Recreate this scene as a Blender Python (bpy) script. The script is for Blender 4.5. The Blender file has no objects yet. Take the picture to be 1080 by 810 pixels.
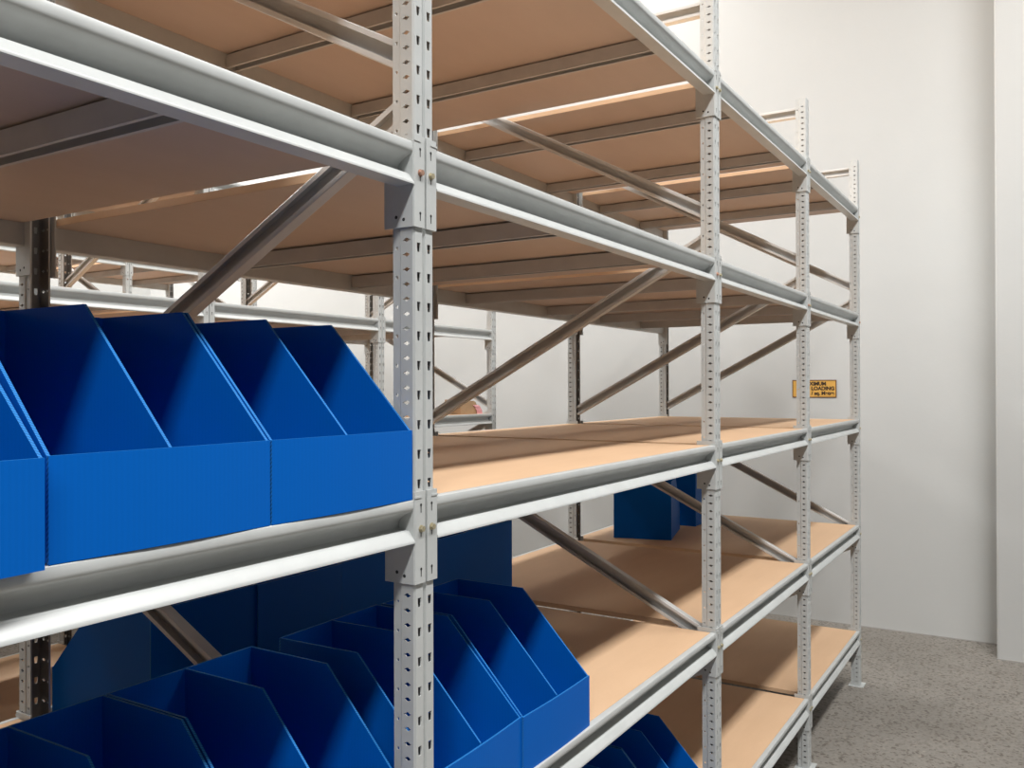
import bpy, bmesh, math, random
from mathutils import Vector, Matrix
random.seed(4)
scene = bpy.context.scene
col = scene.collection

# ------------------------------------------------------------------ measures (metres)
XS = [-1.55, 0.0, 1.553, 2.814, 4.059]        # upright frames along the rack
DEPTH = 1.214                                  # over the beam lips
Z1, DZ = 0.244, 0.6                            # underside of lowest beam, level pitch
A = 0.027                                      # half width of a post
Y0 = 0.005                                     # post face behind the beam lip
BH = 0.072                                     # beam height = top of the boards
WALL_X = 5.35

# ------------------------------------------------------------------ materials
def new_mat(name):
    m = bpy.data.materials.new(name); m.use_nodes = True
    nt = m.node_tree
    return m, nt, nt.nodes['Principled BSDF']

def ramp(nt, pts):
    r = nt.nodes.new('ShaderNodeValToRGB')
    el = r.color_ramp.elements
    while len(el) < len(pts): el.new(0.5)
    for e, (p, c) in zip(el, pts):
        e.position = p; e.color = (*c, 1)
    return r

def noise(nt, scale, detail=4, coord='Object', stretch=None, rough=0.6):
    tc = nt.nodes.new('ShaderNodeTexCoord')
    n = nt.nodes.new('ShaderNodeTexNoise')
    n.inputs['Scale'].default_value = scale; n.inputs['Detail'].default_value = detail
    n.inputs['Roughness'].default_value = rough
    if stretch:
        mp = nt.nodes.new('ShaderNodeMapping'); mp.inputs['Scale'].default_value = stretch
        nt.links.new(tc.outputs[coord], mp.inputs['Vector']); nt.links.new(mp.outputs[0], n.inputs['Vector'])
    else:
        nt.links.new(tc.outputs[coord], n.inputs['Vector'])
    return n

def bump(nt, bs, src, strength, dist=0.002):
    b = nt.nodes.new('ShaderNodeBump'); b.inputs['Strength'].default_value = strength
    b.inputs['Distance'].default_value = dist
    nt.links.new(src, b.inputs['Height']); nt.links.new(b.outputs[0], bs.inputs['Normal'])

def simple(name, c, rough=0.5, metal=0.0, var=0.06, scale=30, bmp=0.0, spec=0.5):
    m, nt, bs = new_mat(name)
    n = noise(nt, scale)
    lo = tuple(max(0, v*(1-var)) for v in c); hi = tuple(min(1, v*(1+var)) for v in c)
    r = ramp(nt, [(0.3, lo), (0.7, hi)])
    nt.links.new(n.outputs['Fac'], r.inputs[0]); nt.links.new(r.outputs[0], bs.inputs['Base Color'])
    bs.inputs['Roughness'].default_value = rough; bs.inputs['Metallic'].default_value = metal
    bs.inputs['Specular IOR Level'].default_value = spec
    if bmp: bump(nt, bs, n.outputs['Fac'], bmp)
    return m

M = {}
M['steel'] = simple('grey_painted_steel', (0.525, 0.545, 0.54), 0.38, 0.0, 0.05, 14)
M['galv'] = simple('brace_steel', (0.60, 0.605, 0.595), 0.36, 0.05, 0.08, 9)
M['bar'] = simple('support_bar_steel', (0.50, 0.49, 0.475), 0.42, 0.15, 0.08, 8)
M['inner'] = simple('post_inner_shade', (0.24, 0.235, 0.225), 0.5)  # grey steel painted darker inside the posts, shade behind the slots
M['dark'] = simple('slot_shadow', (0.03, 0.03, 0.03), 0.8)
M['brass'] = simple('zinc_yellow_bolt', (0.44, 0.39, 0.26), 0.35, 0.5, 0.2, 80)
M['copper'] = simple('copper_bolt', (0.50, 0.30, 0.22), 0.4, 0.6, 0.2, 80)
M['card'] = simple('brown_cardboard', (0.42, 0.27, 0.15), 0.8, 0, 0.12, 12)
M['pink'] = simple('pink_paper', (0.80, 0.38, 0.40), 0.8, 0, 0.05, 20)
M['signplate'] = simple('amber_sign', (0.72, 0.40, 0.085), 0.5, 0, 0.06, 12)
M['signink'] = simple('dark_sign_ink', (0.035, 0.02, 0.012), 0.6)
M['signrim'] = simple('brown_sign_border', (0.16, 0.07, 0.03), 0.6)
M['sealant'] = simple('grey_sealant', (0.4, 0.39, 0.37), 0.8)

def board_mat(name, lo, hi):
    m, nt, bs = new_mat(name)
    n1 = noise(nt, 5, 5, 'Object', (0.7, 2.5, 2.5)); n2 = noise(nt, 160, 3, 'Object')
    mx = nt.nodes.new('ShaderNodeMath'); mx.operation = 'MULTIPLY_ADD'
    mx.inputs[1].default_value = 0.35
    nt.links.new(n2.outputs['Fac'], mx.inputs[0]); nt.links.new(n1.outputs['Fac'], mx.inputs[2])
    r = ramp(nt, [(0.35, lo), (0.95, hi)])
    nt.links.new(mx.outputs[0], r.inputs[0]); nt.links.new(r.outputs[0], bs.inputs['Base Color'])
    bs.inputs['Roughness'].default_value = 0.62; bs.inputs['Specular IOR Level'].default_value = 0.3
    return m
M['board'] = board_mat('tan_fibreboard', (0.655, 0.435, 0.268), (0.715, 0.485, 0.305))
M['boardunder'] = board_mat('board_underside_shade', (0.535, 0.43, 0.36), (0.575, 0.465, 0.395))  # same board; tone of the shaded underside put into its colour

def blue_mat(name, c, flute=True):
    m, nt, bs = new_mat(name)
    tc = nt.nodes.new('ShaderNodeTexCoord')
    w = nt.nodes.new('ShaderNodeTexWave'); w.wave_type = 'BANDS'; w.bands_direction = 'DIAGONAL'
    w.inputs['Scale'].default_value = 90 if flute else 110
    w.inputs['Distortion'].default_value = 0.4
    mp = nt.nodes.new('ShaderNodeMapping')
    mp.inputs['Scale'].default_value = (1, 1, 0.0) if flute else (1, 1, 1)
    nt.links.new(tc.outputs['Object'], mp.inputs['Vector']); nt.links.new(mp.outputs[0], w.inputs['Vector'])
    k = 0.97 if flute else 0.55
    r = ramp(nt, [(0.2, tuple(v*k for v in c)), (0.8, c)])
    nt.links.new(w.outputs['Fac'], r.inputs[0]); nt.links.new(r.outputs[0], bs.inputs['Base Color'])
    bs.inputs['Roughness'].default_value = 0.45; bs.inputs['Specular IOR Level'].default_value = 0.10
    if flute: bump(nt, bs, w.outputs['Fac'], 0.05, 0.0004)
    return m
M['blue'] = blue_mat('blue_corrugated_plastic', (0.0005, 0.118, 0.52))
M['blueedge'] = blue_mat('blue_cut_edge', (0.028, 0.225, 0.64), False)

def wall_mat(name, c):
    m, nt, bs = new_mat(name)
    n = noise(nt, 0.8, 6, 'Object'); n2 = noise(nt, 45, 4, 'Object')
    r = ramp(nt, [(0.3, tuple(v*0.95 for v in c)), (0.7, c)])
    nt.links.new(n.outputs['Fac'], r.inputs[0]); nt.links.new(r.outputs[0], bs.inputs['Base Color'])
    bs.inputs['Roughness'].default_value = 0.75
    bump(nt, bs, n2.outputs['Fac'], 0.12, 0.004)
    return m
M['wall'] = wall_mat('white_painted_concrete', (0.595, 0.603, 0.592))
M['ceil'] = wall_mat('white_ceiling', (0.72, 0.72, 0.70))
M['far'] = wall_mat('dark_unseen_wall', (0.045, 0.047, 0.05))  # unseen walls, coloured dark to hold down bounced light

def floor_mat():
    m, nt, bs = new_mat('ground_concrete')
    big = noise(nt, 1.3, 7, 'Object', None, 0.7); fine = noise(nt, 48, 5, 'Object', None, 0.7)
    tc = nt.nodes.new('ShaderNodeTexCoord')
    vo = nt.nodes.new('ShaderNodeTexVoronoi'); vo.inputs['Scale'].default_value = 78
    nt.links.new(tc.outputs['Object'], vo.inputs['Vector'])
    r1 = ramp(nt, [(0.28, (0.205, 0.188, 0.165)), (0.72, (0.325, 0.303, 0.272))])
    nt.links.new(big.outputs['Fac'], r1.inputs[0])
    r2 = ramp(nt, [(0.30, (0.50, 0.48, 0.46)), (0.46, (0.92, 0.92, 0.92)), (0.60, (1.0, 1.0, 1.0)), (0.75, (1.22, 1.2, 1.16))])
    nt.links.new(fine.outputs['Fac'], r2.inputs[0])
    r3 = ramp(nt, [(0.0, (0.48, 0.45, 0.42)), (0.20, (0.58, 0.55, 0.52)), (0.32, (1, 1, 1)), (0.86, (1, 1, 1)), (0.95, (1.2, 1.18, 1.14))])
    nt.links.new(vo.outputs['Color'], r3.inputs[0])
    cur = r1.outputs[0]
    for rr in (r2, r3):
        mix = nt.nodes.new('ShaderNodeMix'); mix.data_type = 'RGBA'; mix.blend_type = 'MULTIPLY'
        mix.inputs[0].default_value = 1.0
        nt.links.new(cur, mix.inputs[6]); nt.links.new(rr.outputs[0], mix.inputs[7]); cur = mix.outputs[2]
    nt.links.new(cur, bs.inputs['Base Color'])
    bs.inputs['Roughness'].default_value = 0.55
    bump(nt, bs, fine.outputs['Fac'], 0.15, 0.003)
    return m
M['floor'] = floor_mat()

# ------------------------------------------------------------------ mesh helpers
class MB:
    def __init__(s): s.v, s.f, s.m = [], [], []
    def face(s, pts, mi=0):
        b = len(s.v); s.v += [tuple(p) for p in pts]; s.f.append(list(range(b, b+len(pts)))); s.m.append(mi)
    def box(s, x0, x1, y0, y1, z0, z1, mi=0):
        b = len(s.v)
        s.v += [(x, y, z) for z in (z0, z1) for (x, y) in ((x0, y0), (x1, y0), (x1, y1), (x0, y1))]
        for f in ((3, 2, 1, 0), (4, 5, 6, 7), (0, 1, 5, 4), (1, 2, 6, 5), (2, 3, 7, 6), (3, 0, 4, 7)):
            s.f.append([b+i for i in f]); s.m.append(mi)
    def prism(s, poly, fn, t0, t1, mi=0, caps=True):
        """poly: 2-D outline; fn(p, t) -> 3-D point."""
        n = len(poly); b = len(s.v)
        s.v += [tuple(fn(p, t)) for t in (t0, t1) for p in poly]
        for i in range(n):
            j = (i+1) % n
            s.f.append([b+i, b+j, b+n+j, b+n+i]); s.m.append(mi)
        if caps:
            s.f.append([b+i for i in reversed(range(n))]); s.m.append(mi)
            s.f.append([b+n+i for i in range(n)]); s.m.append(mi)
    def mesh(s, name, mats, weld=False, smooth=None, recalc=True, bevel=0):
        me = bpy.data.meshes.new(name)
        me.from_pydata(s.v, [], s.f)
        for i, k in enumerate(s.m): me.polygons[i].material_index = k
        for m in mats: me.materials.append(m)
        bm = bmesh.new(); bm.from_mesh(me)
        if weld: bmesh.ops.remove_doubles(bm, verts=bm.verts, dist=1e-6)
        if bevel:
            bmesh.ops.bevel(bm, geom=list(bm.edges), offset=bevel, segments=2, affect='EDGES', clamp_overlap=True)
        if recalc: bmesh.ops.recalc_face_normals(bm, faces=bm.faces)
        bm.to_mesh(me); bm.free()
        if smooth is not None:
            for p in me.polygons: p.use_smooth = True
            me.set_sharp_from_angle(angle=math.radians(smooth))
        return me

def obj(name, me, parent=None, loc=(0, 0, 0), rot=(0, 0, 0), scale=(1, 1, 1)):
    o = bpy.data.objects.new(name, me); col.objects.link(o)
    o.location = loc; o.rotation_euler = rot; o.scale = scale
    if parent: o.parent = parent
    return o

def empty(name, loc=(0, 0, 0), rz=0):
    o = bpy.data.objects.new(name, None); col.objects.link(o)
    o.location = loc; o.rotation_euler = (0, 0, rz); o.empty_display_size = 0.1
    return o

def tag(o, label, cat, group=None, kind=None):
    o['label'] = label; o['category'] = cat
    if group: o['group'] = group
    if kind: o['kind'] = kind
    return o

# ------------------------------------------------------------------ room
def struct(name, me, loc=(0, 0, 0)):
    o = obj(name, me, None, loc); o['kind'] = 'structure'; return o
X0, X1, YA, YB, H = -7.0, WALL_X, -5.2, 8.2, 6.4
def slab(name, mat, *b):
    m = MB(); m.box(*b); return struct(name, m.mesh(name, [mat]))
slab('floor', M['floor'], X0, X1, YA, YB, -0.1, 0)
slab('ceiling', M['ceil'], X0, X1, YA, YB, H, H+0.1)
slab('wall_right', M['wall'], X1, X1+0.15, YA, YB, 0, H)
slab('wall_back', M['wall'], X0, X1, YB, YB+0.15, 0, H)
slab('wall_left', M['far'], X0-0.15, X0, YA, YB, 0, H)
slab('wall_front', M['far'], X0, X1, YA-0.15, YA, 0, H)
# wall pier standing proud of the end wall
m = MB(); m.prism([(4.99, -1.25), (4.99, -0.645), (5.0, -0.635), (X1, -0.635), (X1, -1.25)], lambda p, t: (p[0], p[1], t), 0.0, H)
struct('column', m.mesh('column', [M['wall']]))
m = MB()
m.box(X1-0.006, X1, -0.63, YB, 0, 0.006); m.box(4.983, 4.99, -1.25, -0.63, 0, 0.008)
struct('trim_1', m.mesh('trim_1', [M['sealant']]))

# ------------------------------------------------------------------ rack pieces
def offset_poly(P, d):
    out = []
    for i, p in enumerate(P):
        def nrm(a, b):
            t = (Vector(b)-Vector(a)).normalized(); return Vector((t.y, -t.x))
        ns = []
        if i > 0: ns.append(nrm(P[i-1], p))
        if i < len(P)-1: ns.append(nrm(p, P[i+1]))
        if len(ns) == 1: q = Vector(p)+ns[0]*d
        else:
            b = (ns[0]+ns[1]).normalized(); q = Vector(p)+b*(d/max(0.35, b.dot(ns[0])))
        out.append((q.x, q.y))
    return out

POST_H = 2.99
def post_mesh(coarse):
    half = [(-0.0205, 0.047), (-0.0245, 0.047), (-0.0245, 0.0310), (-0.0270, 0.0285), (-0.0270, 0.0035), (-0.0240, 0.0),
            (-0.0042, 0.0), (-0.0020, 0.0050)]
    P = half + [(-x, y) for x, y in reversed(half)]
    kinds = ['p', 'bolt', 'p', 'side', 'p', 'front', 'p', 'p', 'p', 'front', 'p', 'side', 'p', 'bolt', 'p']
    # travelling left-back -> front -> right-back; the inside of the post is on the left of travel
    Q = offset_poly(P, -0.0018)
    mb = MB(); z0, z1 = 0.004, POST_H
    for i, k in enumerate(kinds):
        a, b = P[i], P[i+1]; qa, qb = Q[i], Q[i+1]
        W = (Vector(b)-Vector(a)).length
        def outer(s, z): t = s/W; return (a[0]+(b[0]-a[0])*t, a[1]+(b[1]-a[1])*t, z)
        def inner(s, z): t = s/W; return (qa[0]+(qb[0]-qa[0])*t, qa[1]+(qb[1]-qa[1])*t, z)
        def band(za, zb):
            mb.face([outer(0, za), outer(W, za), outer(W, zb), outer(0, zb)])
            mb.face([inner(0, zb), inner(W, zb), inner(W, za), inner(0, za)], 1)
        for zc in (z0, z1):
            mb.face([outer(0, zc), outer(W, zc), inner(W, zc), inner(0, zc)])
        if k == 'p': band(z0, z1); continue
        pitch = 0.025 if k == 'side' and i != coarse else 0.05
        c = W/2
        if k == 'side':
            up = [(c-.0088, 0), (c-.0036, .0017), (c-.0022, .0034), (c+.0022, .0034), (c+.0036, .0017), (c+.0088, 0)]
            lo = [(x, -y) for x, y in up]
        elif k == 'front':
            up = [(c-.0047, 0), (c-.0047, .0078), (c+.0047, .0078), (c+.0047, 0)]
            lo = [(c-.0047, 0), (c-.0034, -.0078), (c+.0034, -.0078), (c+.0047, 0)]
        else:
            up = [(c-.003, 0), (c-.002, .0028), (c+.002, .0028), (c+.003, 0)]
            lo = [(x, -y) for x, y in up]
        n = int((z1-z0-0.02)/pitch); zs = z0+0.012
        band(z0, zs); band(zs+n*pitch, z1)
        h = pitch/2
        for j in range(n):
            zc = zs+(j+0.5)*pitch
            u = [(0, 0)]+up+[(W, 0), (W, h), (0, h)]
            l = [(0, -h), (W, -h), (W, 0)]+list(reversed(lo))+[(0, 0)]
            for ng in (u, l):
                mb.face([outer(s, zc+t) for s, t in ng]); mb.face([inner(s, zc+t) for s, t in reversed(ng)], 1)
            loop = up+list(reversed(lo))[1:-1]
            for q in range(len(loop)):
                s0, t0 = loop[q]; s1, t1 = loop[(q+1) % len(loop)]
                mb.face([outer(s0, zc+t0), outer(s1, zc+t1), inner(s1, zc+t1), inner(s0, zc+t0)])
    for x in (P[0], P[-1]):
        q = Q[0] if x is P[0] else Q[-1]
        mb.face([(x[0], x[1], z0), (q[0], q[1], z0), (q[0], q[1], z1), (x[0], x[1], z1)])
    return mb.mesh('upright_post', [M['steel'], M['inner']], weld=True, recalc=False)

def foot_mesh():
    mb = MB(); mb.box(-.042, .050, -.020, .060, 0, .004)
    mb.box(-.0205, .0205, .010, .040, .004, .03)
    return mb.mesh('foot_plate', [M['steel']])

def dot(mb, cx, cz, y, r, mi, n=8, key=0.0, ax='y', sgn=1):
    pts = []
    for i in range(n):
        a = 2*math.pi*i/n+math.pi/n
        pts.append((cx+r*math.cos(a), cz+r*math.sin(a)))
    f = (lambda p: (p[0], y, p[1])) if ax == 'y' else (lambda p: (y, p[0], p[1]))
    mb.face([f(p) for p in pts], mi)
    if key:
        w = r*0.55
        mb.face([f(p) for p in ((cx-w, cz), (cx+w, cz), (cx+w*.7, cz-key), (cx-w*.7, cz-key))], mi)

def connector_mesh(sx):
    """Bracket on the side of a post; sx=-1 for the face that looks towards -X. Origin: post centre, beam lip, beam underside."""
    mb = MB()
    a = A+.001
    L = [(-a-.004, .060), (-a-.004, -.0015), (-a-.0025, -.004), (-.0028, -.004), (-.0028, -.0006), (-a, -.0006), (-a, .060)]
    yo = Y0
    mb.prism([(x*(-sx), y+yo) for x, y in L], lambda p, t: (p[0], p[1], t), -.070, .085, 0)
    for z in (.062, .021, -.046):
        dot(mb, (-.0148)*(-sx), z, yo-.0042, .0027, 1, key=.013)
    for (y, z) in ((.034, -.052), (.018, -.057)):
        dot(mb, y+yo, z, (-a-.0042)*(-sx), .0032, 1, ax='x')
    # little safety clip and tab at the top of the flange
    mb.box(*sorted(((-a-.004)*(-sx), (-.014)*(-sx))), yo-.0052, yo-.004, .074, .077, 0)
    return mb.mesh('beam_connector', [M['steel'], M['dark']], recalc=True)

def bolt_mesh(mat):
    mb = MB()
    hexa = [(.0052*math.cos(i*math.pi/3), .0052*math.sin(i*math.pi/3)) for i in range(6)]
    circ = [(.0062*math.cos(i*math.pi/8), .0062*math.sin(i*math.pi/8)) for i in range(16)]
    mb.prism(circ, lambda p, t: (p[0], t, p[1]), -.0012, 0)
    mb.prism(hexa, lambda p, t: (p[0], t, p[1]), -.0058, -.0012)
    return mb.mesh('bolt', [mat])

BEAM = [(0.0000, 0.0000), (0.0000, 0.0030), (0.0018, 0.0055), (0.0115, 0.0185), (0.0135, 0.0198), (0.0310, 0.0210), (0.0345, 0.0240),
        (0.0350, 0.0310), (0.0320, 0.0380), (0.0240, 0.0440), (0.0130, 0.0495), (0.0060, 0.0528), (0.0035, 0.0560), (0.0030, 0.0600),
        (0.0031, 0.0703), (0.0038, 0.0715), (0.0050, 0.0720), (0.0200, 0.0720), (0.0200, 0.0550), (0.0400, 0.0550), (0.0400, 0.0020), (0.0380, 0.0)]
def beam_mesh(L):
    mb = MB(); mb.prism(BEAM, lambda p, t: (t, p[0], p[1]), 0, L)
    return mb.mesh('beam', [M['steel']], smooth=38)

def bar_mesh(L):
    P = [(-.020, .038), (.020, .038), (.020, .0), (.0125, .0), (.0125, .002), (.018, .002), (.018, .036), (-.018, .036), (-.018, .002), (-.0125, .002), (-.0125, .0), (-.020, .0)]
    mb = MB(); mb.prism(P, lambda p, t: (p[0], t, p[1]), 0, L)
    return mb.mesh('support_bar', [M['bar']])

def brace_mesh(L):
    """C-section with its mouth towards -X, running along +Y."""
    P = [(-.012, -.022), (.012, -.022), (.012, .022), (-.012, .022), (-.013, .0205), (-.013, .0115), (-.011, .0115), (-.010, .020), (.010, .020),
         (.010, -.020), (-.010, -.020), (-.011, -.0115), (-.013, -.0115), (-.013, -.0205)]
    mb = MB(); mb.prism(P, lambda p, t: (p[0], t, p[1]), 0, L)
    return mb.mesh('brace', [M['galv']])

POST, POST_R, FOOT = post_mesh(11), post_mesh(3), foot_mesh()
CONN = {-1: connector_mesh(-1), 1: connector_mesh(1)}
BOLT = {0: bolt_mesh(M['brass']), 1: bolt_mesh(M['copper'])}
BEAMS, BRACES = {}, {}
BARM = bar_mesh(DEPTH-0.082)
FB = DEPTH
BRACE_ENDS = [((.040, 2.935), (1.174, 2.935)), ((1.170, 2.868), (.044, 2.272)), ((.044, 2.180), (1.170, 1.578)), ((1.170, 1.455), (.044, .893)),
              ((.044, .800), (1.170, .245)), ((.040, .150), (1.174, .150))]
BARS = {0: (-1.10, -.45), 1: (.585, 1.13), 2: (1.83, 2.53), 3: (3.12, 3.67)}

def make_rack(label, loc, flip=False, bolts=True):
    root = empty('longspan_rack', loc)
    tag(root, label, 'shelving rack', 'grey shelving racks')
    for xi in XS:
        for back in (0, 1):
            p = obj('upright_post', POST_R if back else POST, root, (xi, (FB-Y0) if back else Y0, 0), (0, 0, math.pi if back else 0))
            obj('foot_plate', FOOT, p)
        for (a, b) in BRACE_ENDS:
            if flip: a, b = (FB-a[0], a[1]), (FB-b[0], b[1])
            if a[0] > b[0]: a, b = b, a
            dy, dz = b[0]-a[0], b[1]-a[1]; L = round(math.hypot(dy, dz), 4)
            if L not in BRACES: BRACES[L] = brace_mesh(L)
            obj('brace', BRACES[L], root, (xi, a[0], a[1]), (math.atan2(dz, dy), 0, 0))
    for lv in range(5):
        z = Z1+DZ*lv
        for bay in range(4):
            xa, xb = XS[bay]+A+.0052, XS[bay+1]-A-.0052
            L = round(xb-xa, 4)
            if L not in BEAMS: BEAMS[L] = beam_mesh(L)
            for back in (0, 1):
                if back: bm = obj('beam', BEAMS[L], root, (xb, FB, z), (0, 0, math.pi))
                else: bm = obj('beam', BEAMS[L], root, (xa, 0, z))
                off = A+.0052
                obj('beam_connector', CONN[1], bm, (-off, 0, 0)); obj('beam_connector', CONN[-1], bm, (L+off, 0, 0))
                if bolts:
                    obj('bolt', BOLT[0], bm, (-off+.0148, Y0-.004, .022)); obj('bolt', BOLT[1 if lv == 3 else 0], bm, (L+off-.0148, Y0-.004, .022))
            if lv >= 3:
                for x in BARS[bay]:
                    obj('support_bar', BARM, root, (x, .041, z+.012))
    return root

def board_mesh(L):
    mb = MB(); mb.box(0, L, .0205, FB-.0205, .0552, BH)
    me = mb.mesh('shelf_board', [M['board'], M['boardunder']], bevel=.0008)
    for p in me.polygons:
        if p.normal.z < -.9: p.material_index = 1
    return me
BOARDS = {}
LEVEL = ['bottom level', 'second level up', 'middle level', 'second level down', 'top level']
BAY = ['fourth bay from the end wall', 'third bay from the end wall', 'second bay from the end wall', 'bay beside the end wall']
def boards(loc, which, rackname, group):
    for lv in range(5):
        for bay in range(4):
            if (lv, bay) not in which: continue
            xa, xb = XS[bay]+A+.008, XS[bay+1]-A-.008
            L = round(xb-xa, 4)
            if L not in BOARDS: BOARDS[L] = board_mesh(L)
            o = obj('shelf_board', BOARDS[L], None, (loc[0]+xa, loc[1], loc[2]+Z1+DZ*lv))
            tag(o, f'tan board on {LEVEL[lv]} of {rackname}, {BAY[bay]}', 'shelf board', group)

R1 = (0, 0, 0); R2 = (0.02, 2.49, 0); R3 = (0.13, 5.10, 0)
make_rack('tall grey steel shelving rack with tan boards, holding the blue bins', R1)
make_rack('grey steel shelving rack behind the bin rack, with a brown carton on it', R2, True, False)
make_rack('grey steel shelving rack farther back, third one standing beyond the carton rack', R3, False, False)
allb = {(l, b) for l in range(5) for b in range(4)}
boards(R1, allb, 'bin rack', 'boards on the bin rack')
boards(R2, allb, 'carton rack', 'boards on the carton rack')
boards(R3, allb, 'last rack', 'boards on the last rack')

# ------------------------------------------------------------------ blue bins
BW, BD, BT, BF, BS, TH = .300, .375, .299, .116, .180, .004
def panel_yz(x0, x1, front_in=0.0):
    """side profile in the YZ plane, extruded in X; cut edges lighter."""
    P = [(front_in, .002), (BD-.004, .002), (BD-.004, BT), (BS, BT), (front_in, BF)]
    mb = MB(); n = len(P)
    mb.face([(x0, y, z) for y, z in P]); mb.face([(x1, y, z) for y, z in reversed(P)])
    for i in range(n):
        (ya, za), (yb, zb) = P[i], P[(i+1) % n]
        mb.face([(x0, ya, za), (x0, yb, zb), (x1, yb, zb), (x1, ya, za)], 1)
    return mb
def edged_box(x0, x1, y0, y1, z0, z1, bow=0.0):
    mb = MB(); nx = 8 if bow else 1
    for i in range(nx):
        xa = x0+(x1-x0)*i/nx; xb = x0+(x1-x0)*(i+1)/nx
        f = lambda x: -bow*math.sin(math.pi*(x-x0)/(x1-x0))
        ya, yb = f(xa), f(xb)
        mb.face([(xa, y0+ya, z0), (xb, y0+yb, z0), (xb, y0+yb, z1), (xa, y0+ya, z1)])
        mb.face([(xa, y1+ya, z0), (xb, y1+yb, z0), (xb, y1+yb, z1), (xa, y1+ya, z1)])
        mb.face([(xa, y0+ya, z1), (xb, y0+yb, z1), (xb, y1+yb, z1), (xa, y1+ya, z1)], 1)
        mb.face([(xa, y0+ya, z0), (xb, y0+yb, z0), (xb, y1+yb, z0), (xa, y1+ya, z0)], 1)
    for x in (x0, x1): mb.face([(x, y0, z0), (x, y1, z0), (x, y1, z1), (x, y0, z1)], 1)
    return mb
bm_ = [M['blue'], M['blueedge']]
w = BW/2-.0007
PAN = [('side_panel', panel_yz(-w, -w+TH, TH).mesh('side_panel', bm_, True)),
       ('side_panel', panel_yz(w-TH, w, TH).mesh('side_panel', bm_, True)),
       ('divider', panel_yz(-TH/2, TH/2, TH+.001).mesh('divider', bm_, True)),
       ('front_panel', edged_box(-w, w, 0, TH, 0, BF, .003).mesh('front_panel', bm_, True)),
       ('back_panel', edged_box(-w, w, BD-TH, BD, 0, BT).mesh('back_panel', bm_, True)),
       ('base_panel', edged_box(-w+TH, w-TH, TH, BD-TH, .0005, .0025).mesh('base_panel', bm_, True))]
proto = None
def bin_at(x, y, z, rz, label, group):
    global proto
    if proto is None:
        proto = empty('storage_bin')
        for n, me in PAN: obj(n, me, proto)
        r = proto
    else:
        r = proto.copy(); col.objects.link(r)
        for ch in list(proto.children):
            c = ch.copy(); col.objects.link(c); c.parent = r
    if group.startswith('blue bins on the middle'): r.scale = (1.03, 1, 1)
    else: r.scale = (1, 1, 1)
    r.location = (x, y, z); r.rotation_euler = (0, 0, rz)
    tag(r, label, 'storage bin', group)
    return r
ZT = lambda lv: Z1+DZ*(lv-1)+BH+.0005
g = 'blue bins on the middle shelf'
z3 = ZT(3)
bin_at(-.188, .004, z3, 0, 'blue divided bin on the middle shelf, touching the big front post', g)
bin_at(-.499, .004, z3, 0, 'blue divided bin on the middle shelf, between two other blue bins', g)
bin_at(-.8215, -.023, z3, .05, 'blue bin on the middle shelf pushed slightly forward, cut off by picture edge', g)
g = 'blue bins along the front of the second shelf'
z2 = ZT(2)
bin_at(.484, .010, z2, 0, 'blue divided bin on second shelf up, lit front, end of its row', g)
bin_at(.185, .010, z2, .03, 'blue divided bin on second shelf up, partly hidden behind the big front post', g)
bin_at(-.190, .010, z2, 0, 'shaded blue bin under the middle shelf, first one before the big front post', g)
bin_at(-.492, .010, z2, 0, 'shaded blue bin under the middle shelf, second one before the big front post', g)
bin_at(-.81, .010, z2, 0, 'shaded blue bin in the lower corner of the picture, third before the front post', g)
g = 'blue bins standing back to front at the rear of the second shelf'
for i, lab in enumerate(['its sloped side in view', 'next to the sloped-side one', 'middle bin of the five',
                         'second bin from bare board', 'end bin beside bare board']):
    bin_at(.169+.3022*i, 1.145+(.004, -.003, .002, -.004, .003)[i], z2, math.pi+(.006, -.004, .003, -.003, .002)[i], 'blue bin facing away at back of second shelf, ' + lab, g)
g = 'turned blue bins by the end wall'
bin_at(3.352, .9725, z2, math.radians(104), 'dark blue bin turned sideways on second shelf, flat back and side visible', g)
bin_at(3.885, .930, z2, math.pi/2, 'dark blue bin half hidden behind the other sideways bin on second shelf', g)
g = 'blue bins on the bottom shelf'
z1 = ZT(1)
bin_at(1.366, .016, z1, 0, 'dark blue bin on bottom shelf, the end one beside the slotted post', g)
bin_at(1.060, .010, z1, 0, 'dark blue bin on bottom shelf, mostly hidden, next to the end one', g)

# ------------------------------------------------------------------ carton with pink note on the carton rack
cz = R2[2]+ZT(3)
c = empty('cardboard_carton', (3.74, R2[1]+.05, cz))
tag(c, 'small brown cardboard carton with sloping end on the rack behind the bin rack', 'box')
mb = MB(); mb.prism([(-.02, 0), (.22, 0), (.21, .03), (.165, .085), (.14, .092), (-.02, .09)], lambda p, t: (p[0], t, p[1]), 0, .13)
obj('carton_body', mb.mesh('carton_body', [M['card']], bevel=.002), c)
mb = MB(); mb.box(-.026, -.0205, -.002, .13, .05, .102)
obj('carton_flap', mb.mesh('carton_flap', [M['card']]), c)
mb = MB()
prof = [(.165, .062), (.19, .05), (.215, .02), (.222, -.022)]
for (xa, za), (xb, zb) in zip(prof[:-1], prof[1:]):
    mb.face([(xa-.045, -.006, za), (xb-.045, -.010, zb), (xb+.02, -.012, zb), (xa+.02, -.008, za)])
n = obj('paper_note', mb.mesh('paper_note', [M['pink']], True), None, (3.74, R2[1]+.05, cz))
sm = n.modifiers.new('thick', 'SOLIDIFY'); sm.thickness = .0008
n.location = (3.74, R2[1]+.05, cz)
tag(n, 'pink paper note hanging over the front of the brown carton', 'note')

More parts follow.
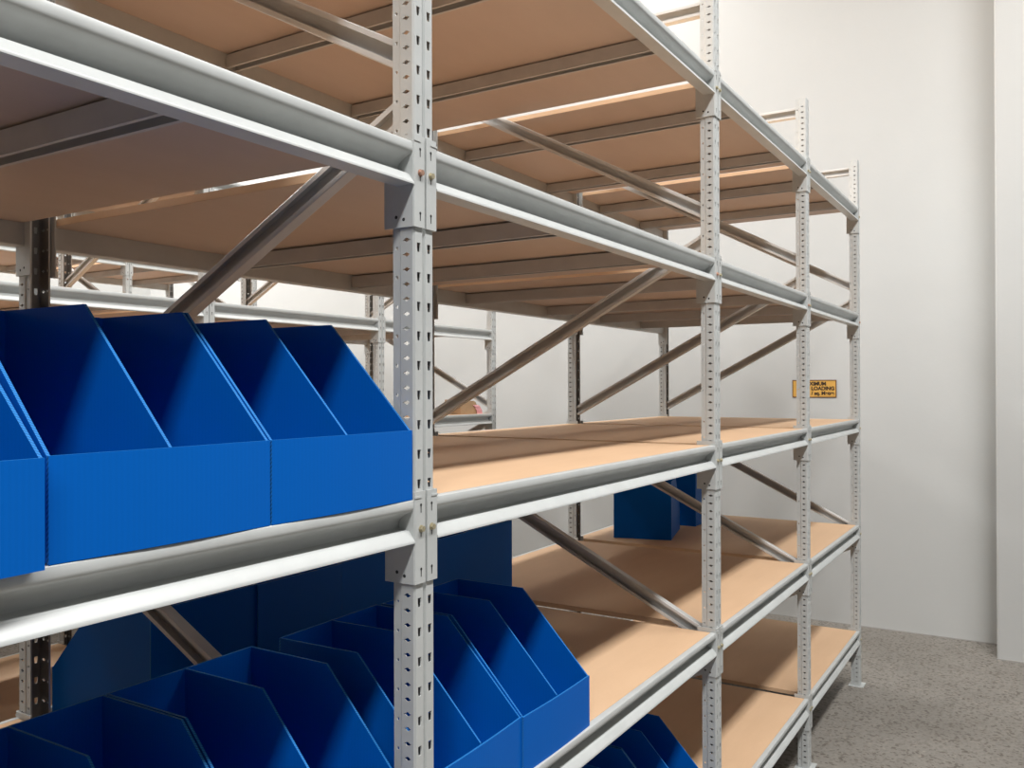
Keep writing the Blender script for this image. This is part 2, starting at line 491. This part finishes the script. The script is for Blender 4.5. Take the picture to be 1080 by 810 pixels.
# ------------------------------------------------------------------ load sign on the end wall
s = empty('warning_sign', (WALL_X, .537, 1.687))
tag(s, 'small amber load limit sign with dark lettering on the white end wall', 'sign')
mb = MB(); mb.box(-.004, -.0005, -.150, .150, -.060, .060); obj('sign_plate', mb.mesh('sign_plate', [M['signplate']]), s)
mb = MB()
for b in ((-.155, .155, .058, .064), (-.155, .155, -.064, -.058), (-.155, -.150, -.058, .058), (.150, .155, -.058, .058)):
    mb.box(-.0055, -.0005, b[0], b[1], b[2], b[3])
obj('sign_border', mb.mesh('sign_border', [M['signrim']]), s)
def text(body, size, y, z, align):
    cu = bpy.data.curves.new('t', 'FONT'); cu.body = body; cu.size = size; cu.align_x = align; cu.align_y = 'CENTER'; cu.extrude = .0004; cu.offset = .0016
    to = bpy.data.objects.new('t', cu); col.objects.link(to)
    dg = bpy.context.evaluated_depsgraph_get()
    me = bpy.data.meshes.new_from_object(to.evaluated_get(dg))
    bpy.data.objects.remove(to)
    me.materials.clear(); me.materials.append(M['signink'])
    o = obj('sign_lettering', me, s, (-.0048, y, z), (math.pi/2, 0, -math.pi/2))
    return o
text('MAXIMUM', .036, 0, .035, 'CENTER')
text('LOADING', .036, -.142, .001, 'RIGHT')
text('/ sq. Metre', .036, -.140, -.034, 'RIGHT')

# ------------------------------------------------------------------ light
def strip(x, y, z, sx, sy, e, c=(1.0, .99, .975)):
    li = bpy.data.lights.new('strip_light', 'AREA'); li.shape = 'RECTANGLE'; li.size = sx; li.size_y = sy; li.energy = e; li.color = c
    o = bpy.data.objects.new('strip_light', li); col.objects.link(o); o.location = (x, y, z)
    return o
strip(-1.2, -1.95, 5.7, 9.4, .5, 485)
strip(1.0, 1.9, 5.7, 8.4, .4, 185)
strip(1.0, 4.4, 5.7, 8.4, .4, 70)
strip(0.6, 7.2, 5.7, 9.0, .4, 430)
w_ = bpy.data.worlds.new('World'); scene.world = w_; w_.use_nodes = True
w_.node_tree.nodes['Background'].inputs[0].default_value = (.8, .85, .9, 1)
w_.node_tree.nodes['Background'].inputs[1].default_value = 0.3

# ------------------------------------------------------------------ camera (solved from the photograph)
F, YAW, PITCH, ROLL = 911.585, .5524, .0037, -.0028
cam = bpy.data.cameras.new('camera'); co = bpy.data.objects.new('camera', cam); col.objects.link(co)
fw = Vector((math.cos(PITCH)*math.cos(YAW), math.cos(PITCH)*math.sin(YAW), math.sin(PITCH)))
r = fw.cross(Vector((0, 0, 1))).normalized(); u = r.cross(fw)
r2 = r*math.cos(ROLL)+u*math.sin(ROLL); u2 = -r*math.sin(ROLL)+u*math.cos(ROLL)
co.matrix_world = Matrix(((r2.x, u2.x, -fw.x, -1.1749), (r2.y, u2.y, -fw.y, -.895), (r2.z, u2.z, -fw.z, 1.704), (0, 0, 0, 1)))
cam.sensor_fit = 'HORIZONTAL'; cam.sensor_width = 36; cam.lens = F/1080*36; cam.clip_start = .02
scene.camera = co
scene.view_settings.view_transform = 'Standard'
scene.view_settings.look = 'None'
scene.view_settings.exposure = 0.27
scene.cycles.use_denoising = True
scene.cycles.max_bounces = 8
scene.cycles.diffuse_bounces = 5
